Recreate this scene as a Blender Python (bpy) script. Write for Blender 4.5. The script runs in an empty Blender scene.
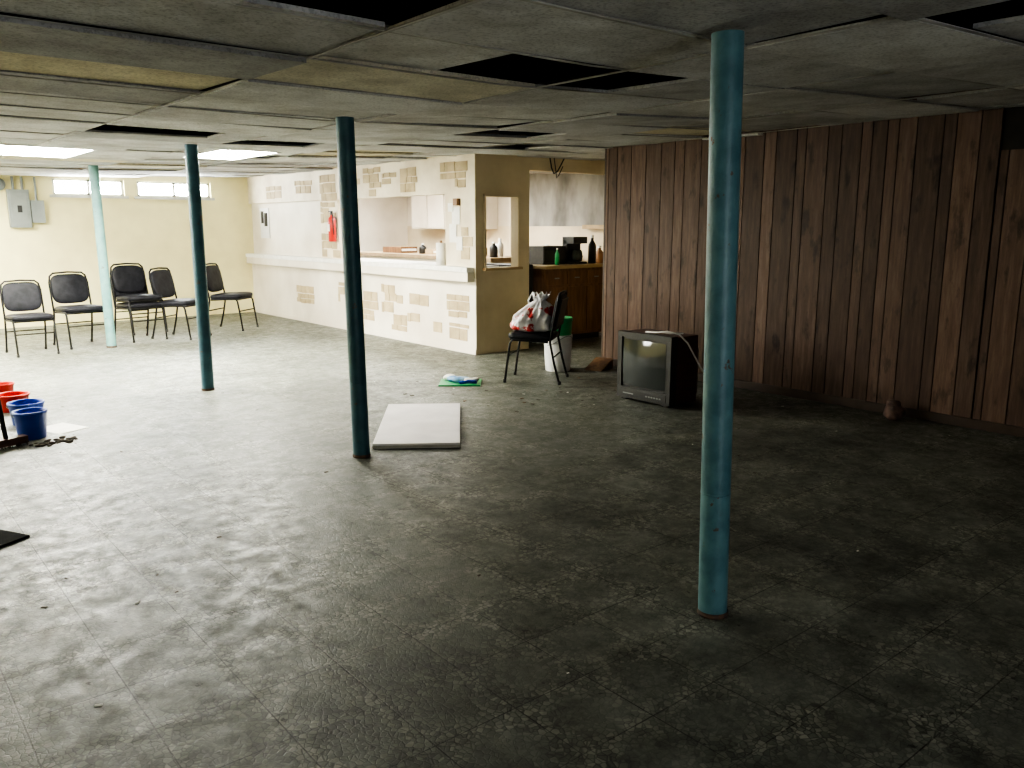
import bpy, math, random
from mathutils import Vector, Matrix, noise
random.seed(7)
S=bpy.context.scene
# ---------------------------------------------------------------- materials
def nt(name):
    m=bpy.data.materials.new(name); m.use_nodes=True
    n=m.node_tree.nodes; l=m.node_tree.links
    return m,n,l,n['Principled BSDF']
def ramp(n,stops):
    r=n.new('ShaderNodeValToRGB'); e=r.color_ramp.elements
    while len(e)<len(stops): e.new(.5)
    for i,(p,c) in enumerate(stops):
        e[i].position=p; e[i].color=(c[0],c[1],c[2],1) if hasattr(c,'__len__') else (c,c,c,1)
    return r
def mixc(n,l,fac,a,b,mode='MIX'):
    m=n.new('ShaderNodeMix'); m.data_type='RGBA'; m.blend_type=mode
    for s,v in ((m.inputs['Factor'],fac),(m.inputs['A'],a),(m.inputs['B'],b)):
        if hasattr(v,'is_linked'): l.new(v,s)
        elif hasattr(v,'__len__'): s.default_value=(*v[:3],1)
        elif s.type=='RGBA': s.default_value=(v,v,v,1)
        else: s.default_value=v
    return m.outputs['Result']
def noi(n,l,vec,scale,detail=4,rough=.55):
    t=n.new('ShaderNodeTexNoise'); t.inputs['Scale'].default_value=scale; t.inputs['Detail'].default_value=detail
    t.inputs['Roughness'].default_value=rough
    if vec: l.new(vec,t.inputs['Vector'])
    return t.outputs['Fac']
def M(name,col,rough=.6,col2=None,ns=6,lo=.35,hi=.65,metal=0,bump=0,bs=40,spec=.5,stretch=None,chip=None):
    m,n,l,b=nt(name)
    b.inputs['Roughness'].default_value=rough; b.inputs['Metallic'].default_value=metal
    b.inputs['Specular IOR Level'].default_value=spec
    tc=n.new('ShaderNodeTexCoord'); v=tc.outputs['Object']
    if stretch:
        mp=n.new('ShaderNodeMapping'); mp.inputs['Scale'].default_value=stretch; l.new(v,mp.inputs['Vector']); v=mp.outputs['Vector']
    if col2 is None: col2=tuple(c*.8 for c in col)
    r=ramp(n,[(lo,col),(hi,col2)]); l.new(noi(n,l,v,ns),r.inputs['Fac']); out=r.outputs['Color']
    if chip:
        k=ramp(n,[(.64,0),(.67,1)]); l.new(noi(n,l,v,16,5,.65),k.inputs['Fac']); out=mixc(n,l,k.outputs['Color'],out,chip)
    l.new(out,b.inputs['Base Color'])
    if bump:
        bp=n.new('ShaderNodeBump'); bp.inputs['Strength'].default_value=bump; bp.inputs['Distance'].default_value=.01
        l.new(noi(n,l,v,bs),bp.inputs['Height']); l.new(bp.outputs['Normal'],b.inputs['Normal'])
    return m
def E(name,col,st):
    m,n,l,b=nt(name)
    b.inputs['Base Color'].default_value=(*col,1); b.inputs['Emission Color'].default_value=(*col,1); b.inputs['Emission Strength'].default_value=st
    return m

# floor --------------------------------------------------
def floor_mat():
    m,n,l,b=nt('vinyl_tile_floor')
    tc=n.new('ShaderNodeTexCoord'); v=tc.outputs['Object']
    br=n.new('ShaderNodeTexBrick'); br.offset=0; br.squash=1
    br.inputs['Scale'].default_value=1; br.inputs['Brick Width'].default_value=.305; br.inputs['Row Height'].default_value=.305
    br.inputs['Mortar Size'].default_value=.0026; br.inputs['Mortar Smooth'].default_value=.2
    br.inputs['Color1'].default_value=(1,1,1,1); br.inputs['Color2'].default_value=(.85,.85,.85,1); br.inputs['Mortar'].default_value=(.25,.25,.25,1)
    l.new(v,br.inputs['Vector'])
    md=n.new('ShaderNodeVectorMath'); md.operation='MODULO'
    ad=n.new('ShaderNodeVectorMath'); ad.operation='ADD'; ad.inputs[1].default_value=(30.5,30.5,0); l.new(v,ad.inputs[0])
    l.new(ad.outputs[0],md.inputs[0]); md.inputs[1].default_value=(.305,.305,10)
    ds=n.new('ShaderNodeVectorMath'); ds.operation='DISTANCE'; l.new(md.outputs[0],ds.inputs[0]); ds.inputs[1].default_value=(.1525,.1525,0)
    wob=n.new('ShaderNodeMath'); wob.operation='MULTIPLY_ADD'; l.new(noi(n,l,v,12,6,.7),wob.inputs[0]); wob.inputs[1].default_value=.16; l.new(ds.outputs['Value'],wob.inputs[2])
    med=ramp(n,[(.15,0.25),(.23,1.0)]); l.new(wob.outputs[0],med.inputs['Fac'])
    vo=n.new('ShaderNodeTexVoronoi'); vo.feature='DISTANCE_TO_EDGE'; vo.inputs['Scale'].default_value=48; l.new(v,vo.inputs['Vector'])
    cob=ramp(n,[(.03,.35),(.12,1.0)]); l.new(vo.outputs['Distance'],cob.inputs['Fac'])
    vc=n.new('ShaderNodeTexVoronoi'); vc.inputs['Scale'].default_value=48; l.new(v,vc.inputs['Vector'])
    bw=n.new('ShaderNodeRGBToBW'); l.new(vc.outputs['Color'],bw.inputs['Color'])
    cell=ramp(n,[(.25,(.19,.20,.17)),(.75,(.40,.405,.345))]); l.new(bw.outputs['Val'],cell.inputs['Fac'])
    c1=mixc(n,l,.8,cell.outputs['Color'],cob.outputs['Color'],'MULTIPLY')
    plain=ramp(n,[(.3,(.135,.145,.128)),(.7,(.24,.25,.215))]); l.new(noi(n,l,v,14,8,.7),plain.inputs['Fac'])
    gm=ramp(n,[(.40,.35),(.56,1.0)]); l.new(noi(n,l,v,2.3,8,.7),gm.inputs['Fac'])
    mm=n.new('ShaderNodeMath'); mm.operation='MULTIPLY'; l.new(med.outputs['Color'],mm.inputs[0]); l.new(gm.outputs['Color'],mm.inputs[1])
    c2=mixc(n,l,mm.outputs[0],plain.outputs['Color'],c1)
    jm=ramp(n,[(.35,.4),(.6,1.0)]); l.new(noi(n,l,v,3.1,5,.6),jm.inputs['Fac'])
    c3=mixc(n,l,jm.outputs['Color'],c2,br.outputs['Color'],'MULTIPLY')
    g=ramp(n,[(.36,.5),(.6,1.0)]); l.new(noi(n,l,v,.8,6,.65),g.inputs['Fac'])
    c4=mixc(n,l,.8,c3,g.outputs['Color'],'MULTIPLY')
    g2=ramp(n,[(.38,(.42,.42,.40)),(.60,(1,1,1))]); l.new(noi(n,l,v,4,10,.75),g2.inputs['Fac'])
    c5=mixc(n,l,.8,c4,g2.outputs['Color'],'MULTIPLY')
    sp=ramp(n,[(.28,.12),(.31,1.0)]); l.new(noi(n,l,v,22,3,.5),sp.inputs['Fac'])
    c6=mixc(n,l,.7,c5,sp.outputs['Color'],'MULTIPLY')
    du=ramp(n,[(.60,0),(.72,.3)]); l.new(noi(n,l,v,7,10,.8),du.inputs['Fac'])
    c7=mixc(n,l,du.outputs['Color'],c6,(.36,.37,.33))
    l.new(c7,b.inputs['Base Color'])
    rr=ramp(n,[(.38,.33),(.62,.66)]); l.new(noi(n,l,v,9,10,.8),rr.inputs['Fac']); l.new(rr.outputs['Color'],b.inputs['Roughness'])
    b.inputs['Specular IOR Level'].default_value=.38
    bp=n.new('ShaderNodeBump'); bp.inputs['Strength'].default_value=.8; bp.inputs['Distance'].default_value=.0025
    hh=mixc(n,l,.5,cob.outputs['Color'],br.outputs['Color']); h2=mixc(n,l,.35,hh,noi(n,l,v,40,6,.7))
    l.new(h2,bp.inputs['Height']); l.new(bp.outputs['Normal'],b.inputs['Normal'])
    return m
def wood_panel():
    m,n,l,b=nt('dark_wood_panelling')
    tc=n.new('ShaderNodeTexCoord'); at=n.new('ShaderNodeAttribute'); at.attribute_name='tone'
    ofs=n.new('ShaderNodeVectorMath'); ofs.operation='MULTIPLY_ADD'; l.new(at.outputs['Color'],ofs.inputs[0]); ofs.inputs[1].default_value=(37,91,53); l.new(tc.outputs['Object'],ofs.inputs[2])
    mp=n.new('ShaderNodeMapping'); mp.inputs['Scale'].default_value=(1,9,.9); l.new(ofs.outputs[0],mp.inputs['Vector'])
    g=noi(n,l,mp.outputs['Vector'],3,8,.7)
    r=ramp(n,[(.22,(.065,.040,.030)),(.5,(.125,.080,.060)),(.78,(.20,.143,.110))]); l.new(g,r.inputs['Fac'])
    mp2=n.new('ShaderNodeMapping'); mp2.inputs['Scale'].default_value=(1,4,1.5); l.new(ofs.outputs[0],mp2.inputs['Vector'])
    k=ramp(n,[(.31,.3),(.42,1.0)]); l.new(noi(n,l,mp2.outputs['Vector'],2.2,5,.6),k.inputs['Fac'])
    c=mixc(n,l,.8,r.outputs['Color'],k.outputs['Color'],'MULTIPLY')
    tr=ramp(n,[(0,(.5,.47,.46)),(.6,(.9,.87,.85)),(1,(1.3,1.26,1.22))]); l.new(at.outputs['Fac'],tr.inputs['Fac'])
    c=mixc(n,l,1.0,c,tr.outputs['Color'],'MULTIPLY')
    l.new(c,b.inputs['Base Color']); b.inputs['Roughness'].default_value=.55; b.inputs['Specular IOR Level'].default_value=.3
    return m
def ceil_mat():
    m,n,l,b=nt('stained_ceiling_tile')
    tc=n.new('ShaderNodeTexCoord'); v=tc.outputs['Object']; at=n.new('ShaderNodeAttribute'); at.attribute_name='tone'
    r=ramp(n,[(0,(.36,.36,.36)),(.5,(.62,.625,.63)),(.85,(.74,.74,.72)),(1,(.70,.65,.48))]); l.new(at.outputs['Fac'],r.inputs['Fac'])
    g=ramp(n,[(.35,(.52,.50,.47)),(.6,(1,1,1))]); l.new(noi(n,l,v,1.6,8,.7),g.inputs['Fac'])
    c=mixc(n,l,.85,r.outputs['Color'],g.outputs['Color'],'MULTIPLY')
    sp=ramp(n,[(.38,.45),(.5,1.0)]); l.new(noi(n,l,v,70,4,.6),sp.inputs['Fac'])
    c=mixc(n,l,.5,c,sp.outputs['Color'],'MULTIPLY')
    l.new(c,b.inputs['Base Color']); b.inputs['Roughness'].default_value=.95
    bp=n.new('ShaderNodeBump'); bp.inputs['Strength'].default_value=.5; bp.inputs['Distance'].default_value=.004; l.new(noi(n,l,v,60,4,.6),bp.inputs['Height']); l.new(bp.outputs['Normal'],b.inputs['Normal'])
    return m
FLOOR=floor_mat(); WOOD=wood_panel(); CEIL=ceil_mat()
YEL=M('cream_yellow_paint',(.84,.77,.44),.6,(.72,.65,.36),1.5,bump=.1)
WHT=M('white_wall_paint',(.80,.75,.65),.6,(.64,.58,.48),1.1,bump=.1)
BEI=M('beige_wall_paint',(.72,.63,.46),.6,(.58,.49,.35),1.5,bump=.1)
HDR=M('pale_wallpaper',(.76,.69,.53),.6,(.58,.50,.36),2,bump=.15)
STONE=M('tan_stone_pattern',(.52,.42,.26),.75,(.38,.30,.18),5,bump=.6,bs=60)
STAIN=M('stained_plaster',(.36,.35,.32),.8,(.16,.155,.14),2.2,.40,.68,bump=.3,stretch=(1,1,.5))
RC=(.11,.085,.07)
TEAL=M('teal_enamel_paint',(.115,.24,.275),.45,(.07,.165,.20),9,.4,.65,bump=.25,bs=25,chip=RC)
TEALD=M('shaded_dark_teal_enamel',(.05,.135,.175),.45,(.035,.10,.135),9,.4,.65,bump=.25,bs=25,chip=RC)  # darker teal of the middle poles, with their backlit shade put into the colour
TEALL=M('lit_teal_enamel',(.17,.32,.30),.42,(.12,.25,.24),9,.4,.65,bump=.25,bs=25,chip=RC)  # teal enamel lightened: bright light on the far pole put into the colour
RUST=M('rusty_chipped_metal',(.13,.07,.04),.7,(.05,.04,.04),30)
VINYL=M('black_vinyl',(.024,.024,.030),.45,(.014,.014,.018),12,bump=.3,bs=18,spec=.2)
BLKM=M('black_metal',(.010,.010,.010),.45,(.016,.016,.016),20,spec=.25)
DARK=M('black_plastic',(.02,.02,.022),.4,(.03,.03,.03),20)
RUB=M('black_rubber',(.012,.012,.014),.95,(.02,.02,.02),20,spec=.1)
DGREY=M('charcoal_plastic',(.03,.03,.03),.4,(.024,.024,.024),20)
BRN=M('brown_woodgrain_laminate',(.10,.038,.03),.4,(.05,.02,.016),6,stretch=(1,1,8))
SCREEN=M('crt_glass',(.035,.042,.040),.08,(.03,.036,.034),3)
PLW=M('white_plastic',(.75,.75,.74),.4,(.66,.66,.65),6)
PLG=M('green_plastic',(.05,.38,.14),.4,(.04,.3,.11),6)
PLB=M('blue_plastic',(.015,.07,.45),.35,(.01,.05,.35),6)
PLR=M('red_plastic',(.60,.03,.02),.35,(.5,.02,.015),6)
PAPER=M('paper',(.8,.79,.74),.8,(.72,.70,.65),8)
BOARD=M('foam_ceiling_board',(.88,.84,.84),.85,(.78,.74,.74),4,bump=.2,bs=60)
BOARDE=M('board_edge',(.55,.52,.46),.9,(.4,.38,.34),12)
GMET=M('grey_painted_steel',(.26,.28,.27),.45,(.22,.24,.23),6)
TRIM=M('dark_baseboard_wood',(.055,.032,.022),.5,(.035,.02,.014),6)
CAB=M('brown_cabinet_wood',(.24,.13,.06),.5,(.14,.07,.035),3,stretch=(8,8,1))
TAN=M('tan_laminate',(.50,.38,.22),.5,(.40,.29,.16),4)
JOIST=M('dark_joist_wood',(.035,.03,.024),.9,(.018,.016,.014),5)
GRID=M('dirty_grid_steel',(.42,.41,.38),.6,(.22,.215,.19),3)
BAG=M('plastic_bag_film',(.80,.79,.80),.35,(.60,.59,.62),12,bump=1,bs=22)
BAGR=M('plastic_bag_red_print',(.52,.05,.05),.35,(.76,.74,.75),7,.43,.46,bump=1,bs=22)
CLB=M('blue_cloth',(.08,.25,.5),.8,(.5,.6,.7),12,bump=.5)
DEB=M('debris',(.09,.07,.05),.9,(.04,.03,.02),20)
LUMP=M('rusty_brown_lump',(.18,.11,.09),.8,(.06,.04,.035),14,bump=.8,bs=25)
LIGHT=E('fluorescent_diffuser',(1,.98,.86),80)
LIGHTK=E('kitchen_fluorescent_diffuser',(1,.98,.92),42)
WIN=E('daylit_frosted_glass',(.93,.97,1.0),80)
WINL=E('daylit_window_glass',(1,.99,.94),28)
FILLG=E('added_fill_glass',(.90,.95,1.0),7.5)  # glow for the added door out of view, fills the foreground
FR=M('window_frame_paint',(.6,.6,.55),.6)
LINO=M('kitchen_counter_top',(.42,.32,.20),.4,(.34,.25,.15),9)

# ---------------------------------------------------------------- mesh builder
class MB:
    def __init__(s): s.v=[];s.f=[];s.m=[];s.sm=[];s.t=[];s.mats=[]
    def mi(s,m):
        if m not in s.mats: s.mats.append(m)
        return s.mats.index(m)
    def add(s,vs,fs,mat,smooth=False,tone=.5,T=None):
        o=len(s.v); s.v+= [tuple((T@Vector(v)) if T else v) for v in vs]
        k=s.mi(mat)
        for f in fs: s.f.append([o+i for i in f]); s.m.append(k); s.sm.append(smooth); s.t.append(tone)
    def box(s,c,d,mat,T=None,tone=.5,R=None):
        x,y,z=[k/2 for k in d]; vs=[(i*x,j*y,k*z) for i in(-1,1) for j in(-1,1) for k in(-1,1)]
        if R: vs=[R@Vector(v) for v in vs]
        vs=[(v[0]+c[0],v[1]+c[1],v[2]+c[2]) for v in vs]
        s.add(vs,[(0,1,3,2),(4,6,7,5),(0,4,5,1),(2,3,7,6),(0,2,6,4),(1,5,7,3)],mat,False,tone,T)
    def bx(s,x0,x1,y0,y1,z0,z1,mat,**k): s.box(((x0+x1)/2,(y0+y1)/2,(z0+z1)/2),(x1-x0,y1-y0,z1-z0),mat,**k)
    def tube(s,pts,r,mat,seg=10,T=None,cap=True):
        pts=[Vector(p) for p in pts]; rs=r if hasattr(r,'__len__') else [r]*len(pts)
        vs=[];fs=[];up=None
        for i,p in enumerate(pts):
            d=(pts[min(i+1,len(pts)-1)]-pts[max(i-1,0)]).normalized()
            if up is None: up=Vector((0,0,1)) if abs(d.z)<.9 else Vector((1,0,0))
            a=d.cross(up).normalized(); b=a.cross(d).normalized(); up=b
            for k in range(seg):
                t=2*math.pi*k/seg; vs.append(p+(a*math.cos(t)+b*math.sin(t))*rs[i])
        for i in range(len(pts)-1):
            for k in range(seg): fs.append((i*seg+k,i*seg+(k+1)%seg,(i+1)*seg+(k+1)%seg,(i+1)*seg+k))
        s.add(vs,fs,mat,True,T=T)
        if cap: s.add(vs[:seg],[list(range(seg))],mat,T=T); s.add(vs[-seg:],[list(range(seg))],mat,T=T)
    def lathe(s,prof,c,mat,seg=32,T=None):
        vs=[];fs=[]
        for r,z in prof:
            for k in range(seg): t=2*math.pi*k/seg; vs.append((c[0]+r*math.cos(t),c[1]+r*math.sin(t),c[2]+z))
        for i in range(len(prof)-1):
            for k in range(seg): fs.append((i*seg+k,i*seg+(k+1)%seg,(i+1)*seg+(k+1)%seg,(i+1)*seg+k))
        s.add(vs,fs,mat,True,T=T)
    def pad(s,c,d,mat,R=None,e=.35,e2=.35,T=None,nz=0,ns=5,U=28,V=16,seed=0):
        f=lambda w,m:math.copysign(abs(w)**m,w); vs=[];fs=[]
        for j in range(V+1):
            ph=-math.pi/2+math.pi*j/V
            for i in range(U):
                th=2*math.pi*i/U
                p=Vector((d[0]/2*f(math.cos(ph),e)*f(math.cos(th),e2),d[1]/2*f(math.cos(ph),e)*f(math.sin(th),e2),d[2]/2*f(math.sin(ph),e)))
                if nz: p*=1+nz*noise.noise(p*ns+Vector((seed,seed*2,3)))
                if R: p=R@p
                vs.append(p+Vector(c))
        for j in range(V):
            for i in range(U): fs.append((j*U+i,j*U+(i+1)%U,(j+1)*U+(i+1)%U,(j+1)*U+i))
        s.add(vs,fs,mat,True,T=T)
    def obj(s,name,loc=(0,0,0),rz=0,bevel=0,scale=1,rx=0,ry=0):
        me=bpy.data.meshes.new(name); me.from_pydata(s.v,[],s.f); me.update()
        for m in s.mats: me.materials.append(m)
        me.polygons.foreach_set('material_index',s.m); me.polygons.foreach_set('use_smooth',s.sm)
        a=me.attributes.new('tone','FLOAT_COLOR','CORNER')
        for p,t in zip(me.polygons,s.t):
            for li in p.loop_indices: a.data[li].color=(t,t,t,1)
        o=bpy.data.objects.new(name,me); S.collection.objects.link(o)
        o.location=loc; o.rotation_euler=(rx,ry,rz); o.scale=(scale,)*3
        if bevel:
            b=o.modifiers.new('bevel','BEVEL'); b.width=bevel; b.segments=2; b.limit_method='ANGLE'; b.angle_limit=.7
        return o
RX=lambda a:Matrix.Rotation(math.radians(a),3,'X')
RY=lambda a:Matrix.Rotation(math.radians(a),3,'Y')
RZ=lambda a:Matrix.Rotation(math.radians(a),3,'Z')
TOP=2.72; AB=14.3; BR=6.56; BC=5.85; AC=7.75; AW=6.37
BL=-2.6; AF=-1.8; BK=9.1
def cz(b,a):
    s=.04-.013*min(1,max(0,(a-4)/3))
    return 2.168+s*max(0,min(b,6.6)-2.6)+.017*min(3,max(0,a-4.7))+.004*max(0,a-7.7)

# ---------------------------------------------------------------- shell
m=MB(); m.bx(BL-.1,BK+.1,AF-.1,AB+.1,-.1,0,FLOOR); m.obj('floor')
m=MB(); w=[(2.81,3.83),(4.02,5.2)]; z0,z1=1.97,2.21
m.bx(BL,BC+.1,AB,AB+.15,0,z0,YEL); m.bx(BL,BC+.1,AB,AB+.15,z1,TOP,YEL)
for a,b in ((BL,2.81),(3.83,4.02),(5.2,BC+.1)): m.bx(a,b,AB,AB+.15,z0,z1,YEL)
m.obj('wall_far')
m=MB(); m.bx(BC+.1,BK+.1,AB,AB+.15,0,TOP,WHT); m.obj('wall_kitchen_far')
for i,(a,b) in enumerate(w):
    m=MB(); m.bx(a,b,AB+.09,AB+.10,z0,z1,WIN)
    for x in (a+.02,(a+b)/2,b-.02): m.bx(x-.02,x+.02,AB+.04,AB+.09,z0,z1,FR)
    m.bx(a,b,AB+.04,AB+.09,z0,z0+.03,FR); m.bx(a,b,AB+.04,AB+.09,z1-.03,z1,FR)
    m.bx(a-.05,b+.05,AB-.03,AB,z0-.04,z0,FR)
    m.obj('window_%d'%(i+1))
m=MB(); ws=[(8.4,9.6),(10.4,11.7)]; y=AF
m.bx(BL-.15,BL,AF,AB,0,1.45,YEL); m.bx(BL-.15,BL,AF,AB,2.1,TOP,YEL)
for a,b in ws+[(AB,0)]: m.bx(BL-.15,BL,y,a,1.45,2.1,YEL); y=b
m.obj('wall_left')
for i,(a,b) in enumerate(ws):
    m=MB(); m.bx(BL-.11,BL-.10,a,b,1.45,2.1,WINL)
    for yy in (a+.02,(a+b)/2,b-.02): m.bx(BL-.10,BL-.05,yy-.02,yy+.02,1.45,2.1,FR)
    m.bx(BL-.10,BL-.05,a,b,1.45,1.48,FR); m.bx(BL-.10,BL-.05,a,b,2.07,2.1,FR)
    m.obj('window_%d'%(i+3))
m=MB(); m.bx(BL-.15,.6,AF-.15,AF,0,TOP,BEI); m.bx(1.5,BK+.1,AF-.15,AF,0,TOP,BEI); m.bx(.6,1.5,AF-.15,AF,2.0,TOP,BEI); m.obj('wall_near')
m=MB(); m.bx(.6,1.5,AF-.10,AF-.06,0,.25,PLW); m.bx(.6,.72,AF-.10,AF-.06,.25,2.0,PLW); m.bx(1.38,1.5,AF-.10,AF-.06,.25,2.0,PLW); m.bx(.72,1.38,AF-.10,AF-.06,1.88,2.0,PLW); m.bx(.72,1.38,AF-.09,AF-.08,.25,1.88,FILLG); m.obj('added_fill_door')  # unseen door added behind the camera to light the foreground
# wood wall
m=MB(); m.bx(BR+.02,BR+.14,AF,AW,0,TOP,JOIST)
y=2.49
while y<AW-.01:
    wd=random.choice([.09,.12,.14,.17,.20]); y2=min(y+wd,AW); t=random.choice([.2,.35,.5,.6,.7,.85,.4])
    if y>4.6: t=min(1,t+.25)
    m.bx(BR,BR+.02,y+.004,y2-.004,.0,TOP,WOOD,tone=t); y=y2
y=AF
while y<2.45:
    wd=random.choice([.09,.12,.14,.17,.20]); y2=min(y+wd,2.48); t=random.choice([.45,.6,.75,.9])
    m.bx(BR-.012,BR+.01,y+.004,y2-.004,.0,2.03,WOOD,tone=t); y=y2
m.obj('wall_right')
m=MB(); m.bx(BR-.03,BR-.0125,AF,AW,0,.075,TRIM); m.obj('baseboard_right',bevel=.004)
m=MB(); m.bx(BR+.14,BK,AW-.14,AW,0,TOP,BEI); m.bx(BR,BR+.14,AW,AW+.02,0,TOP,TRIM); m.obj('wall_passage')
m=MB(); m.bx(BK,BK+.12,AW,AB,0,1.5,BEI); m.bx(BK,BK+.12,AW,10.8,1.5,TOP,STAIN); m.bx(BK,BK+.12,10.8,AB,1.5,TOP,WHT); m.obj('wall_kitchen_right')
m=MB(); m.bx(BK-.12,BK-.001,AW,9.2,1.46,1.52,TAN); m.obj('trim_1')
m=MB()
m.bx(BC,BC+.12,AC+.12,AB,0,.90,WHT)
m.bx(BC,BC+.12,AC+.12,AB,1.88,TOP,HDR)
m.bx(BC,BC+.12,AC+.12,8.35,.9,1.88,HDR)
m.bx(BC,BC+.12,11.05,11.6,.9,1.88,HDR)
m.bx(BC+.05,BC+.12,11.6,AB,.9,1.88,WHT)
m.bx(BC,BC+.012,AC,AC+.12,0,.9,WHT); m.bx(BC,BC+.012,AC,AC+.12,.9,TOP,HDR)
m.bx(BC+.012,5.99,AC,AC+.12,0,TOP,BEI); m.bx(6.48,6.67,AC,AC+.12,0,TOP,BEI)
m.bx(5.99,6.48,AC,AC+.12,0,1.02,BEI); m.bx(5.99,6.48,AC,AC+.12,1.84,TOP,BEI)
m.bx(6.67,BK,AC,AC+.12,2.16,TOP,BEI)
m.bx(8.25,BK,AC,AC+.12,0,2.16,BEI)
m.obj('wall_serving_bar')
m=MB(); m.bx(BC-.01,BC-.001,AC,AB,0,.06,WHT); m.obj('baseboard_bar')
m=MB()
for x in(5.97,6.48): m.bx(x,x+.025,AC-.02,AC,1.0,1.86,BEI)
m.bx(5.97,6.505,AC-.02,AC,1.84,1.865,BEI); m.bx(5.95,6.52,AC-.06,AC,.99,1.02,TAN); m.obj('trim_2')
m=MB(); m.bx(BC-.11,BC+.45,AC+.13,AB,.97,1.03,PAPER); m.bx(BC-.10,BC-.002,AC+.03,AB,.86,.97,WHT); m.bx(BC-.11,BC-.002,AC+.03,AC+.13,.97,1.03,PAPER)
m.obj('serving_counter',bevel=.006)
m=MB()
def patch(a0,a1,z0,z1,x=BC):
    z=z0
    while z<z1-.03:
        h=random.choice([.08,.12,.15]); h=min(h,z1-z); y=a0+random.uniform(-.08,.06)
        while y<a1:
            wd=random.uniform(.12,.28); dz=random.uniform(-.008,.008)
            if random.random()>.12:
                m.bx(x-.006,x-.0005,y,min(y+wd,a1+.05)-.010,z+dz,z+h-.010+dz,STONE)
            y+=wd
        z+=h
for q in [(11.08,11.55,1.05,1.4),(11.1,11.55,1.55,2.25),(10.4,10.7,1.98,2.15),(9.85,10.25,2.0,2.28),(9.9,10.1,1.9,2.0),(9.4,9.75,2.05,2.2),(8.95,9.3,1.92,2.25),
          (7.9,8.4,2.05,2.28),(7.85,8.1,1.95,2.05),(7.85,8.0,1.12,1.5),(11.9,12.4,2.0,2.2),(13.0,13.6,1.95,2.15),
          (10.05,10.4,.2,.62),(9.4,9.85,.35,.75),(9.25,9.6,.12,.35),(8.8,9.15,.5,.72),(8.95,9.2,.28,.42),(8.4,8.6,.2,.34),(7.9,8.25,.15,.35),(7.92,8.3,.42,.70),(12.0,12.5,.3,.6),(10.8,11.1,.4,.7)]: patch(*q)
m.obj('faux_stone_veneer')

# ---------------------------------------------------------------- ceiling
tiles=MB(); grid=MB(); lights=[]; rows=[]
a=2.62-.61*8
while a<AB: rows.append(a); a+=.61
LQ=((-.23,9.6),(.99,12.4),(7.09,10.2),(7.09,12.7))
MS=((3.43,1.095,.5),(4.65,5.36,.8),(3.43,7.2,.8),(2.21,6.58,.9),(5.87,6.58,.6))
LB=[(1.22,2.13,8.72,9.94),(3.08,3.69,8.11,9.33)]
for a in rows:
    a1=min(a+.61,AB); a0=max(a,AF)
    if a1<=a0: continue
    if abs(a-2.62)<.01: br=[BL,-.84,.38,1.6,2.22,3.32,4.04,5.26,6.48,7.7,BK]
    elif abs(a-8.11)<.02: br=[BL,-.84,.38,1.6,2.34,3.08,3.69,4.04,5.26,6.48,7.7,BK]
    elif abs(a-8.72)<.02: br=[BL,-.84,.38,1.22,2.13,3.08,3.69,4.04,5.26,6.48,7.7,BK]
    elif abs(a-9.33)<.02: br=[BL,-.84,.38,1.22,2.13,2.82,4.04,5.26,6.48,7.7,BK]
    else: br=[BL]+[-2.06+1.22*k for k in range(10) if -2.06+1.22*k<BK]+[BK]
    for i in range(len(br)-1):
        b0,b1=br[i],br[i+1]; bc=(b0+b1)/2; ac=(a0+a1)/2
        if abs(a-2.62)<.01 and abs(bc-2.77)<.2: continue
        if [q for q in LB if q[0]<bc<q[1] and q[2]<ac<q[3]]: continue
        if [q for q in LQ if abs(bc-q[0])<.55 and abs(ac-q[1])<.31]:
            lights.append((b0,b1,a0,a1,cz(bc,ac),LIGHTK if b0>6 else LIGHT)); continue
        for q in MS:
            if abs(bc-q[0])<.4 and abs(ac-q[1])<.2: b0=b0+q[2]
        if abs(bc-.99)<.1 and abs(ac-2.315)<.1: b1=1.05
        if abs(bc-5.87)<.1 and abs(ac-2.315)<.1: b0+=.25
        bc=(b0+b1)/2
        sag=random.uniform(-.020,.010)
        tone=random.choice([.35,.45,.5,.55,.6,.5,.65,.3,.15,.7])
        if random.random()<.05: tone=1.0
        if abs(a-2.62-.61)<.01 and 1<bc<4: tone=.95 if 1.6<bc<3.4 else .5
        e=.6
        sl=math.degrees(math.atan2(cz(b1,ac)-cz(b0,ac),b1-b0))
        R=RY(-sl+random.uniform(-e,e))@RX(random.uniform(-1.2,1.2))
        tiles.box((bc,ac,cz(bc,ac)+.012+sag),(b1-b0-.006,a1-a0-.006,.016),CEIL,tone=tone,R=R)
tiles.obj('ceiling')
for q in LB: lights.append((*q,cz((q[0]+q[1])/2,(q[2]+q[3])/2),LIGHT))
for a in rows:
    if a<AF: continue
    for b0,b1 in ((BL,2.6),(2.6,6.6),(6.6,BK)):
        za,zb=cz(b0,a),cz(b1,a)
        grid.box(((b0+b1)/2,a,(za+zb)/2-.004),(b1-b0,.018,.005),GRID,R=RY(-math.degrees(math.atan2(zb-za,b1-b0))))
for kk in range(10):
    b=-2.06+1.22*kk
    if b<BK:
        for q0,q1 in ((AF,2.5),(2.5,4.7),(4.7,7.7),(7.7,AB)):
            za,zb=cz(b,q0),cz(b,q1); grid.box((b,(q0+q1)/2,(za+zb)/2-.006),(.018,q1-q0,.005),GRID,R=RX(math.degrees(math.atan2(zb-za,q1-q0))))
grid.obj('ceiling_grid')
m=MB(); m.bx(BL-.1,BK+.1,AF-.1,AB+.1,TOP,TOP+.05,JOIST)
b=BL+.2
while b<BK: m.bx(b,b+.045,AF,AB,TOP-.2,TOP,JOIST); b+=.41
m.obj('ceiling_joists')
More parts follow.
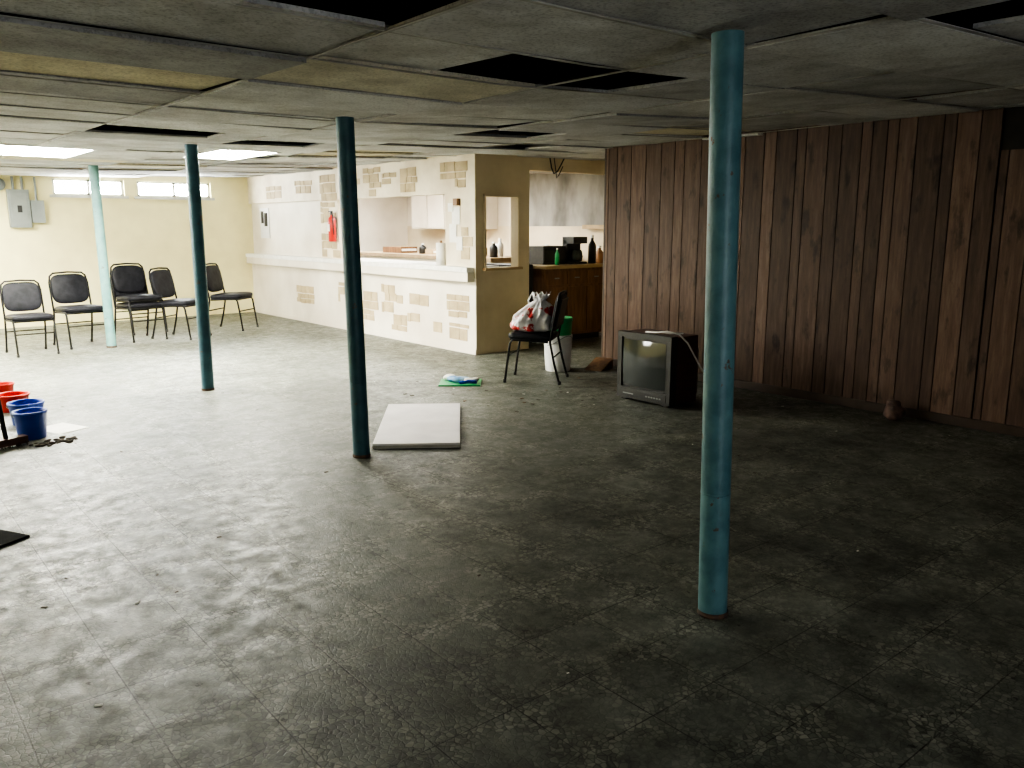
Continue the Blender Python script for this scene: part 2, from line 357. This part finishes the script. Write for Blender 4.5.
for (b0,b1,a0,a1,z,LM) in lights:
    m=MB(); m.bx(b0+.03,b1-.03,a0+.03,a1-.03,-.016,-.008,LM)
    m.bx(b0,b1,a0,a0+.03,-.020,.06,PLW);m.bx(b0,b1,a1-.03,a1,-.020,.06,PLW);m.bx(b0,b0+.03,a0,a1,-.020,.06,PLW);m.bx(b1-.03,b1,a0,a1,-.020,.06,PLW)
    m.bx(b0,b1,a0,a1,.06,.07,PLW)
    m.obj('fluorescent_ceiling_light',loc=(0,0,z))

# ---------------------------------------------------------------- poles
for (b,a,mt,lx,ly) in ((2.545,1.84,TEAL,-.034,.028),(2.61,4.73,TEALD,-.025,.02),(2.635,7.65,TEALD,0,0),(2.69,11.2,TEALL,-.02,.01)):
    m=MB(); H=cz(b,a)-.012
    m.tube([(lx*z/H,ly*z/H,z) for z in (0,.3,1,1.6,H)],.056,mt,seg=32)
    m.lathe([(.0585,.02),(.0585,.0),(.060,.0),(.060,.008),(.057,.012)],(0,0,0),RUST)
    m.lathe([(.0,.49),(.0570,.495),(.0570,.502),(.0,.507)],(lx*.22,ly*.22,0),mt)
    m.obj('steel_support_pole',loc=(b,a,0))

# ---------------------------------------------------------------- chairs
def chair(name,b,a,rz,stack=1,scale=1.0):
    m=MB()
    for s in range(stack):
        T=Matrix.Translation((0,-s*.02,s*.10))
        for sx in(-1,1):
            x=.225*sx
            m.tube([(x,-.27,0),(x,-.245,.2),(x,-.215,.40),(x,-.19,.435),(x,0,.43),(x,.17,.42)],.0115,BLKM,T=T)
            m.tube([(x,.29,0),(x,.235,.2),(x,.19,.42),(x,.215,.56),(x,.26,.78),(x*.93,.27,.86),(x*.75,.275,.895),(0,.278,.905)],.0115,BLKM,T=T)
            for yy in(-.27,.29): m.lathe([(.0,.0),(.016,.0),(.016,.03),(.012,.032)],(x,yy,0),DARK,12,T=T)
        m.tube([(-.225,-.235,.27),(.225,-.235,.27)],.008,BLKM,T=T)
        m.tube([(-.225,.225,.27),(.225,.225,.27)],.008,BLKM,T=T)
        m.tube([(-.225,-.2,.425),(.225,-.2,.425)],.010,BLKM,T=T)
        m.pad((0,-.02,.465),(.47,.46,.085),VINYL,e=.55,e2=.3,T=T,R=RX(-2))
        m.box((0,-.02,.435),(.42,.40,.012),DARK,T=T)
        m.pad((0,.235,.70),(.43,.065,.37),VINYL,e=.5,e2=.45,T=T,R=RX(-11))
        m.box((0,.27,.70),(.36,.012,.28),DARK,T=T,R=RX(-11))
    return m.obj(name,loc=(b,a,0),rz=math.radians(rz),scale=scale)
chair('stacking_chair',1.82,11.25,4,scale=.95)
chair('stacking_chair',2.44,11.6,8,scale=1.02)
chair('stacking_chair',3.20,11.75,10,stack=2,scale=1.0)
chair('stacking_chair',3.70,11.6,38,scale=1.04)
chair('stacking_chair',4.59,12.1,42,scale=1.06)
chair('stacking_chair',5.34,6.10,216.9,scale=.97)
# carrier bag : gathered sack with pleats, knotted top and a loose handle
m=MB()
prof=[(.0,0),(.15,.0),(.20,.02),(.22,.07),(.21,.13),(.19,.18),(.15,.22),(.11,.25),(.07,.275),(.05,.29),(.06,.31),(.08,.335),(.08,.355)]
U=96; vs=[];fs=[]
for j in range(len(prof)*3-2):
    q=j/3; i0=int(q); f=q-i0; i1=min(i0+1,len(prof)-1)
    r=prof[i0][0]*(1-f)+prof[i1][0]*f; z=prof[i0][1]*(1-f)+prof[i1][1]*f
    for k in range(U):
        t=2*math.pi*k/U; d=Vector((math.cos(t),math.sin(t),0))
        am=.03+.16*max(0,(z-.1)/.3)
        rr=r*(1+am*math.sin(11*t+6*noise.noise(d*1.5))+.30*noise.noise(d*1.6+Vector((0,0,z*5)))+.16*noise.noise(d*4+Vector((3,0,z*16))))
        vs.append((rr*math.cos(t)*1.0+.22*max(0,z-.05),rr*math.sin(t)*.9,z+.02*math.sin(5*t)*(z>.32)+.03*noise.noise(d*3)*(z>.03)))
nr=len(vs)//U
FA=[];FB=[]
for j in range(nr-1):
    for k in range(U):
        face=(j*U+k,j*U+(k+1)%U,(j+1)*U+(k+1)%U,(j+1)*U+k)
        (FB if (4<=j<19) else FA).append(face)
m.add(vs,FA,BAG,True); m.add(vs,FB,BAGR,True)
m.tube([(.06,.03,.30),(.02,.05,.37),(-.03,.05,.35),(-.06,.04,.29),(-.04,.03,.24)],[.012,.008,.007,.009,.012],BAG)
m.obj('plastic_shopping_bag',loc=(5.33,6.11,.492),rz=math.radians(-40))

# ---------------------------------------------------------------- television
m=MB()
W,H,D=.60,.60,.50
m.bx(-W/2,W/2,0,.06,.02,H,DGREY)
m.bx(-W/2+.008,W/2-.008,.06,.34,.02,H-.008,BRN)
vs=[(-W/2+.03,.34,.03),(W/2-.03,.34,.03),(W/2-.03,.34,H-.03),(-W/2+.03,.34,H-.03),(-.18,D,.06),(.18,D,.06),(.18,D,H-.16),(-.18,D,H-.16)]
m.add(vs,[(0,1,5,4),(1,2,6,5),(2,3,7,6),(3,0,4,7),(4,5,6,7)],DARK)
m.bx(-W/2,W/2,-.02,0,H-.045,H,DGREY); m.bx(-W/2,W/2,-.02,0,.02,.12,DGREY)
m.bx(-W/2,-W/2+.05,-.02,0,.12,H-.045,DGREY); m.bx(W/2-.05,W/2,-.02,0,.12,H-.045,DGREY)
m.bx(-W/2+.05,W/2-.05,-.004,0,.12,H-.045,DARK)
n=14; vs=[];fs=[]; sw,z0,z1=W/2-.06,.135,H-.06
for j in range(n+1):
    for i in range(n+1):
        u=2*i/n-1; v=2*j/n-1
        px=sw*u*(1-.03*v*v); pz=(z0+z1)/2+(z1-z0)/2*v*(1-.03*u*u); vs.append((px,-.006-.022*(1-u*u)*(1-.5*v*v)-.008*(1-v*v),pz))
for j in range(n):
    for i in range(n): q=j*(n+1)+i; fs.append((q,q+1,q+n+2,q+n+1))
m.add(vs,fs,SCREEN,True)
m.bx(-.26,.26,-.024,-.02,.035,.10,DARK)
for i in range(6): m.bx(.04+i*.03,.06+i*.03,-.029,-.024,.06,.072,GMET)
m.bx(-.22,-.1,-.027,-.024,.06,.07,GMET)
for i in range(20): m.bx(-.25+i*.025,-.243+i*.025,-.026,-.0235,.04,.052,DGREY)
m.bx(-.26,-.20,0,.3,0,.02,DARK); m.bx(.20,.26,0,.3,0,.02,DARK)
m.tube([(-.05,.06,H+.008),(.10,.03,H+.02),(.2,.04,H+.035),(.28,.10,H+.015),(.325,.16,H-.06),(.36,.22,.42),(.38,.3,.3),(.37,.42,.2),(.33,.50,.05),(.28,.6,.01)],.008,PLW)
m.tube([(.0,.12,H+.006),(.1,.06,H+.02),(.2,.08,H+.015),(.24,.2,H+.01)],.006,PLW)
m.obj('crt_television',loc=(5.33,4.67,0),rz=math.radians(-90),bevel=.006)

m=MB(); m.lathe([(0,.0),(.125,.0),(.13,.01),(.145,.34),(.152,.345),(.152,.38),(.146,.385),(.14,.38),(.135,.1)],(0,0,0),PLW)
m.lathe([(.1335,.05),(.1355,.06),(.147,.29),(.1445,.30)],(0,0,0),PLW)
m.lathe([(.135,.38),(.14,.40),(.146,.52),(.152,.53),(.152,.56),(.146,.565),(.14,.56),(.13,.4)],(0,0,0),PLG)
m.lathe([(0,.55),(.1,.555),(.148,.56)],(0,0,0),PLG)
m.tube([(.15*math.cos(t),.155*math.sin(t)-.0,.33-.1*abs(math.cos(t))**2+.05) for t in [math.pi+math.pi*i/12 for i in range(13)]],.004,GMET)
m.obj('plastic_pail',loc=(5.88,6.36,0))
m=MB(); m.bx(-.30,.30,-.65,.65,.0,.035,BOARD); m.bx(-.302,.302,-.652,.652,.004,.022,BOARDE)
m.obj('foam_board',loc=(3.38,5.19,.0),rz=math.radians(-36),bevel=.003)
m=MB(); m.bx(-.2,.2,-.17,.17,0,.012,PLG)
m.pad((-.03,.02,.035),(.22,.17,.05),CLB,nz=.4,ns=12,e=.8,e2=.8,seed=4); m.pad((.1,-.03,.035),(.14,.10,.06),PAPER,nz=.5,ns=14,e=.8,e2=.8,seed=8)
m.pad((-.12,.08,.04),(.12,.09,.06),PAPER,nz=.5,ns=14,e=.8,e2=.8,seed=11)
m.tube([(.0,-.1,.02),(.08,-.12,.04),(.16,-.1,.03)],.015,PLB)
m.obj('green_tray_with_rags',loc=(4.65,6.42,0),rz=math.radians(-40))
m=MB(); m.pad((0,0,.06),(.13,.15,.12),LUMP,e=.8,e2=.8,nz=.4,ns=14,U=32,V=20); m.pad((.0,.0,.125),(.09,.10,.05),LUMP,e=.6,e2=.8,nz=.3,ns=18,seed=3)
m.obj('crumpled_paper_bag',loc=(6.38,3.0,.005))
m=MB(); m.add([(-.15,-.1,0),(.15,-.1,0),(.15,.1,0),(-.15,.1,0),(.15,-.1,.10),(.15,.1,.10)],[(0,1,2,3),(0,4,1),(3,2,5),(0,3,5,4),(1,4,5,2)],CAB)
m.obj('wooden_wedge',loc=(6.28,6.15,0),rz=math.radians(20))

# ---------------------------------------------------------------- cleaning things at left
def pail(name,b,a,r,h,mat):
    m=MB(); m.lathe([(0,.0),(r*.85,0),(r*.87,.005),(r,h*.9),(r*1.06,h*.9),(r*1.06,h),(r*.98,h),(r*.95,h*.9),(r*.83,.02),(0,.015)],(0,0,0),mat)
    m.tube([(r*1.07*math.cos(t),r*1.07*math.sin(t),h*.9-r*.5*math.sin(t)) for t in [math.pi*i/12 for i in range(13)]],.004,GMET)
    m.obj(name,loc=(b,a,0))
pail('blue_bucket',1.02,6.68,.105,.20,PLB); pail('blue_bucket',1.08,7.20,.12,.17,PLB)
pail('red_bucket',1.08,7.8,.12,.14,PLR); pail('red_bucket',1.10,8.45,.09,.13,PLR); pail('red_bucket',1.02,8.95,.08,.14,PLR)
m=MB(); m.tube([(0,0,.03),(-.04,.03,.6),(-.09,.08,1.3)],.016,BLKM)
m.box((0,0,.04),(.26,.07,.05),BRN,R=RZ(20))
for i in range(40): x=random.uniform(-.12,.12); m.tube([(x,random.uniform(-.03,.03),.03),(x*1.1,random.uniform(-.05,.05),0.0)],.003,DEB,seg=4)
m.obj('push_broom',loc=(.83,6.47,0))
m=MB()
for i in range(60):
    r=random.uniform(0,.16); t=random.uniform(0,6.28); s=random.uniform(.008,.022)
    m.pad((r*math.cos(t)*1.1,r*math.sin(t)*.7,s*.3),(s*2,s*1.5,s*.8),DEB,nz=.4,ns=30,U=8,V=6,e=.9,e2=.9,seed=i)
m.obj('dirt_pile',loc=(1.14,6.42,0))
m=MB(); m.bx(-.2,.2,-.25,.25,0,.012,RUB); m.obj('rubber_mat',loc=(.33,4.6,0),rz=.5,bevel=.003)
m=MB(); m.bx(-.12,.12,-.16,.16,0,.003,PAPER); m.obj('paper_sheet',loc=(1.24,6.85,0),rz=.4)
m=MB()
for i in range(90):
    x=random.uniform(.3,6.2); y=random.uniform(1.5,8)
    s=random.uniform(.004,.013)
    m.box((x,y,s*.1+.001),(s*2,s,s*.2),random.choice([DEB,DEB,DEB,PAPER]),R=RZ(random.uniform(0,180)))
for i in range(40):
    x=random.gauss(4.9,.5); y=random.gauss(5.6,.5); s=random.uniform(.006,.018)
    m.box((x,y,s*.1+.001),(s*2,s,s*.2),random.choice([DEB,DEB,CAB,PAPER]),R=RZ(random.uniform(0,180)))
m.obj('floor_debris')

# ---------------------------------------------------------------- wall fittings
m=MB(); m.bx(2.19,2.47,AB-.11,AB-.001,1.48,2.03,GMET); m.bx(2.22,2.44,AB-.118,AB-.11,1.52,1.99,GMET); m.bx(2.48,2.66,AB-.09,AB-.001,1.55,1.88,GMET)
m.bx(2.30,2.36,AB-.125,AB-.118,1.7,1.8,DARK)
m.tube([(2.28,AB-.04,2.03),(2.28,AB-.04,2.22)],.018,GMET); m.tube([(2.4,AB-.04,2.03),(2.4,AB-.04,2.22)],.018,GMET); m.tube([(2.57,AB-.04,1.88),(2.57,AB-.04,2.22)],.015,GMET)
m.obj('electrical_panel',bevel=.004)
m=MB(); m.tube([(0,0,.0),(0,.06,0)],[.09,.09],GMET,seg=24); m.tube([(0,-.02,0),(0,0,0)],[.05,.085],GMET,seg=24); m.obj('alarm_bell',loc=(2.1,AB-.06,2.10))
m=MB(); m.lathe([(0,0),(.05,0),(.055,.01),(.055,.30),(.045,.34),(.02,.36),(.02,.38),(0,.38)],(0,0,0),PLR,24)
m.tube([(0,0,.37),(0,0,.43)],.018,DARK); m.box((0,.03,.43),(.02,.1,.015),DARK); m.tube([(0,.0,.4),(-.02,-.07,.38),(-.02,-.075,.2),(-.01,-.07,.1)],.01,DARK)
m.box((.06,0,.2),(.02,.03,.3),GMET); m.box((-.056,0,.2),(.004,.06,.1),PAPER)
m.obj('fire_extinguisher',loc=(BC-.08,11.1,1.28))
m=MB(); m.bx(-.012,0,-.18,.18,0,.5,PLW); m.bx(-.03,-.012,-.12,-.03,.2,.42,DARK); m.bx(-.02,-.012,.03,.12,.25,.45,DGREY); m.obj('wall_intercom',loc=(BC+.049,13.75,1.3))
m=MB()
for i,(y,z,w_,h) in enumerate([(8.12,1.62,.16,.2),(8.18,1.42,.14,.22),(8.05,1.3,.12,.16),(8.22,1.72,.1,.1)]): m.bx(-.010-i*.002,-.007-i*.001,y-w_/2,y+w_/2,z-h/2,z+h/2,PAPER)
m.bx(-.05,-.001,8.04,8.12,1.74,1.82,CAB)
m.obj('pinned_notes',loc=(BC,0,0))
m=MB(); m.lathe([(.02,0),(.06,0),(.06,.27),(.02,.27),(.02,0)],(0,0,0),PAPER,24); m.lathe([(0,.0),(.015,.0),(.015,.3),(0,.3)],(0,0,0),CAB,12); m.obj('paper_towel_roll',loc=(BC-.02,8.42,1.03))
m=MB(); m.tube([(0,0,.25),(.03,0,.12),(.07,0,.05),(.13,.0,.08),(.18,0,.15),(.24,0,.24)],.008,DARK); m.tube([(.05,-.02,.25),(.08,-.02,.1),(.1,-.02,0),(.13,-.02,.03),(.2,-.02,.14)],.006,DARK)
m.obj('hanging_cable',loc=(6.95,AC-.05,2.08))

# ---------------------------------------------------------------- kitchen
m=MB(); m.bx(7.12,8.2,7.95,8.55,.08,.96,CAB); m.bx(7.08,8.24,7.9,8.6,.96,1.0,TAN); m.bx(7.16,8.16,8.0,8.5,0,.08,DARK)
for x in(7.14,7.50,7.86): m.bx(x,x+.32,7.935,7.95,.12,.72,CAB); m.bx(x,x+.32,7.935,7.95,.75,.93,CAB); m.bx(x+.12,x+.2,7.92,7.935,.83,.845,GMET)
m.obj('base_cabinet',bevel=.004)
m=MB(); m.bx(6.74,7.04,8.1,8.7,.0,1.02,DARK); m.bx(6.76,7.02,8.08,8.1,.1,.97,DGREY); m.obj('mini_fridge',bevel=.01)
m=MB(); m.bx(-.13,.13,-.1,.12,0,.03,DARK); m.bx(-.13,.13,.03,.12,.03,.32,DARK); m.bx(-.13,.13,-.1,.12,.27,.36,DARK); m.lathe([(0,0),(.07,0),(.085,.06),(.07,.14),(.06,.15)],(0,-.03,.035),SCREEN,20)
m.obj('coffee_maker',loc=(7.88,8.2,1.0),bevel=.006)
m=MB(); m.bx(-.2,.2,-.15,.15,0,.24,DARK); m.bx(-.18,.08,-.155,-.15,.03,.21,SCREEN); m.bx(.1,.18,-.155,-.15,.03,.21,DGREY); m.obj('microwave_oven',loc=(7.53,8.38,1.0),bevel=.006)
def bottle(name,b,a,z,r,h,mat,cap=PLW):
    m=MB(); m.lathe([(0,0),(r,0),(r,h*.6),(r*.9,h*.68),(r*.35,h*.82),(r*.35,h*.92)],(0,0,0),mat,20); m.lathe([(r*.4,h*.9),(r*.4,h),(0,h)],(0,0,0),cap,16); m.obj(name,loc=(b,a,z))
bottle('green_bottle',7.42,8.06,1.0,.03,.22,PLG); bottle('dark_bottle',8.12,8.12,1.0,.055,.38,DARK)
m=MB(); m.bx(7.3,8.0,9.3,13.3,.0,1.0,WHT); m.bx(7.25,8.05,9.25,13.35,1.0,1.06,LINO); m.obj('kitchen_island',bevel=.004)
m=MB(); m.bx(8.5,BK-.01,7.95,13.8,0,.88,CAB); m.bx(8.45,BK-.01,7.92,13.85,.88,.92,LINO); m.obj('kitchen_counter',bevel=.004)
for i,(a,r,h,mt) in enumerate([(8.6,.07,.3,CAB),(9.75,.08,.3,DARK),(10.15,.06,.25,GMET)]): bottle('kitchen_canister',8.75,a,.92,r,h,mt)
for i,(b,a,r,h,mt) in enumerate([(7.5,9.5,.06,.22,DARK),(7.7,9.6,.05,.26,PLW),(7.45,9.9,.05,.2,CAB),(7.8,9.8,.07,.18,DARK),(7.6,10.6,.06,.2,GMET),(7.9,9.4,.05,.3,DARK),(7.6,11.5,.06,.16,DARK)]): bottle('kitchen_bottle',b,a,1.06,r,h,mt)
def carton(name,b,a,z,sx,sy,sz,mt,rz=0):
    m=MB(); m.bx(-sx/2,sx/2,-sy/2,sy/2,0,sz,mt); m.bx(-.02,.02,-sy/2-.001,sy/2+.001,sz-.002,sz+.001,TAN); m.bx(-sx/2+.02,sx/2-.02,-sy/2-.002,-sy/2,sz*.3,sz*.7,PAPER); m.obj(name,loc=(b,a,z),rz=rz,bevel=.002)
carton('cardboard_carton',7.65,10.15,1.06,.3,.24,.12,TAN,.2); carton('cardboard_carton',7.6,12.2,1.06,.35,.5,.1,CAB,.1); carton('cardboard_carton',7.55,11.1,1.06,.2,.2,.08,TAN)
carton('cardboard_carton',8.8,9.4,.92,.3,.25,.2,CAB)
m=MB(); m.bx(6.5,6.95,13.4,13.9,.01,1.75,PLW); m.bx(6.52,6.93,13.38,13.4,.05,1.2,PLW); m.bx(6.52,6.93,13.38,13.4,1.23,1.73,PLW); m.obj('refrigerator',bevel=.012)
m=MB(); m.bx(8.75,BK-.01,11.4,13.6,1.45,2.1,WHT)
for k in range(4): m.bx(8.73,8.75,11.42+k*.545,11.93+k*.545,1.47,2.08,WHT)
m.obj('wall_cupboard',bevel=.004)

# ---------------------------------------------------------------- world / camera
w=bpy.data.worlds.new('w'); S.world=w; w.use_nodes=True
w.node_tree.nodes['Background'].inputs[0].default_value=(.7,.8,1,1); w.node_tree.nodes['Background'].inputs[1].default_value=.5
c=bpy.data.cameras.new('camera'); co=bpy.data.objects.new('camera',c); S.collection.objects.link(co)
c.sensor_width=36; c.lens=827*36/1024; c.clip_start=.05
co.location=(0,0,1.5); co.rotation_euler=(math.radians(90-10.8),0,math.radians(-39.54))
S.camera=co
S.view_settings.view_transform='AgX'; S.view_settings.look='AgX - High Contrast'; S.view_settings.exposure=0.55
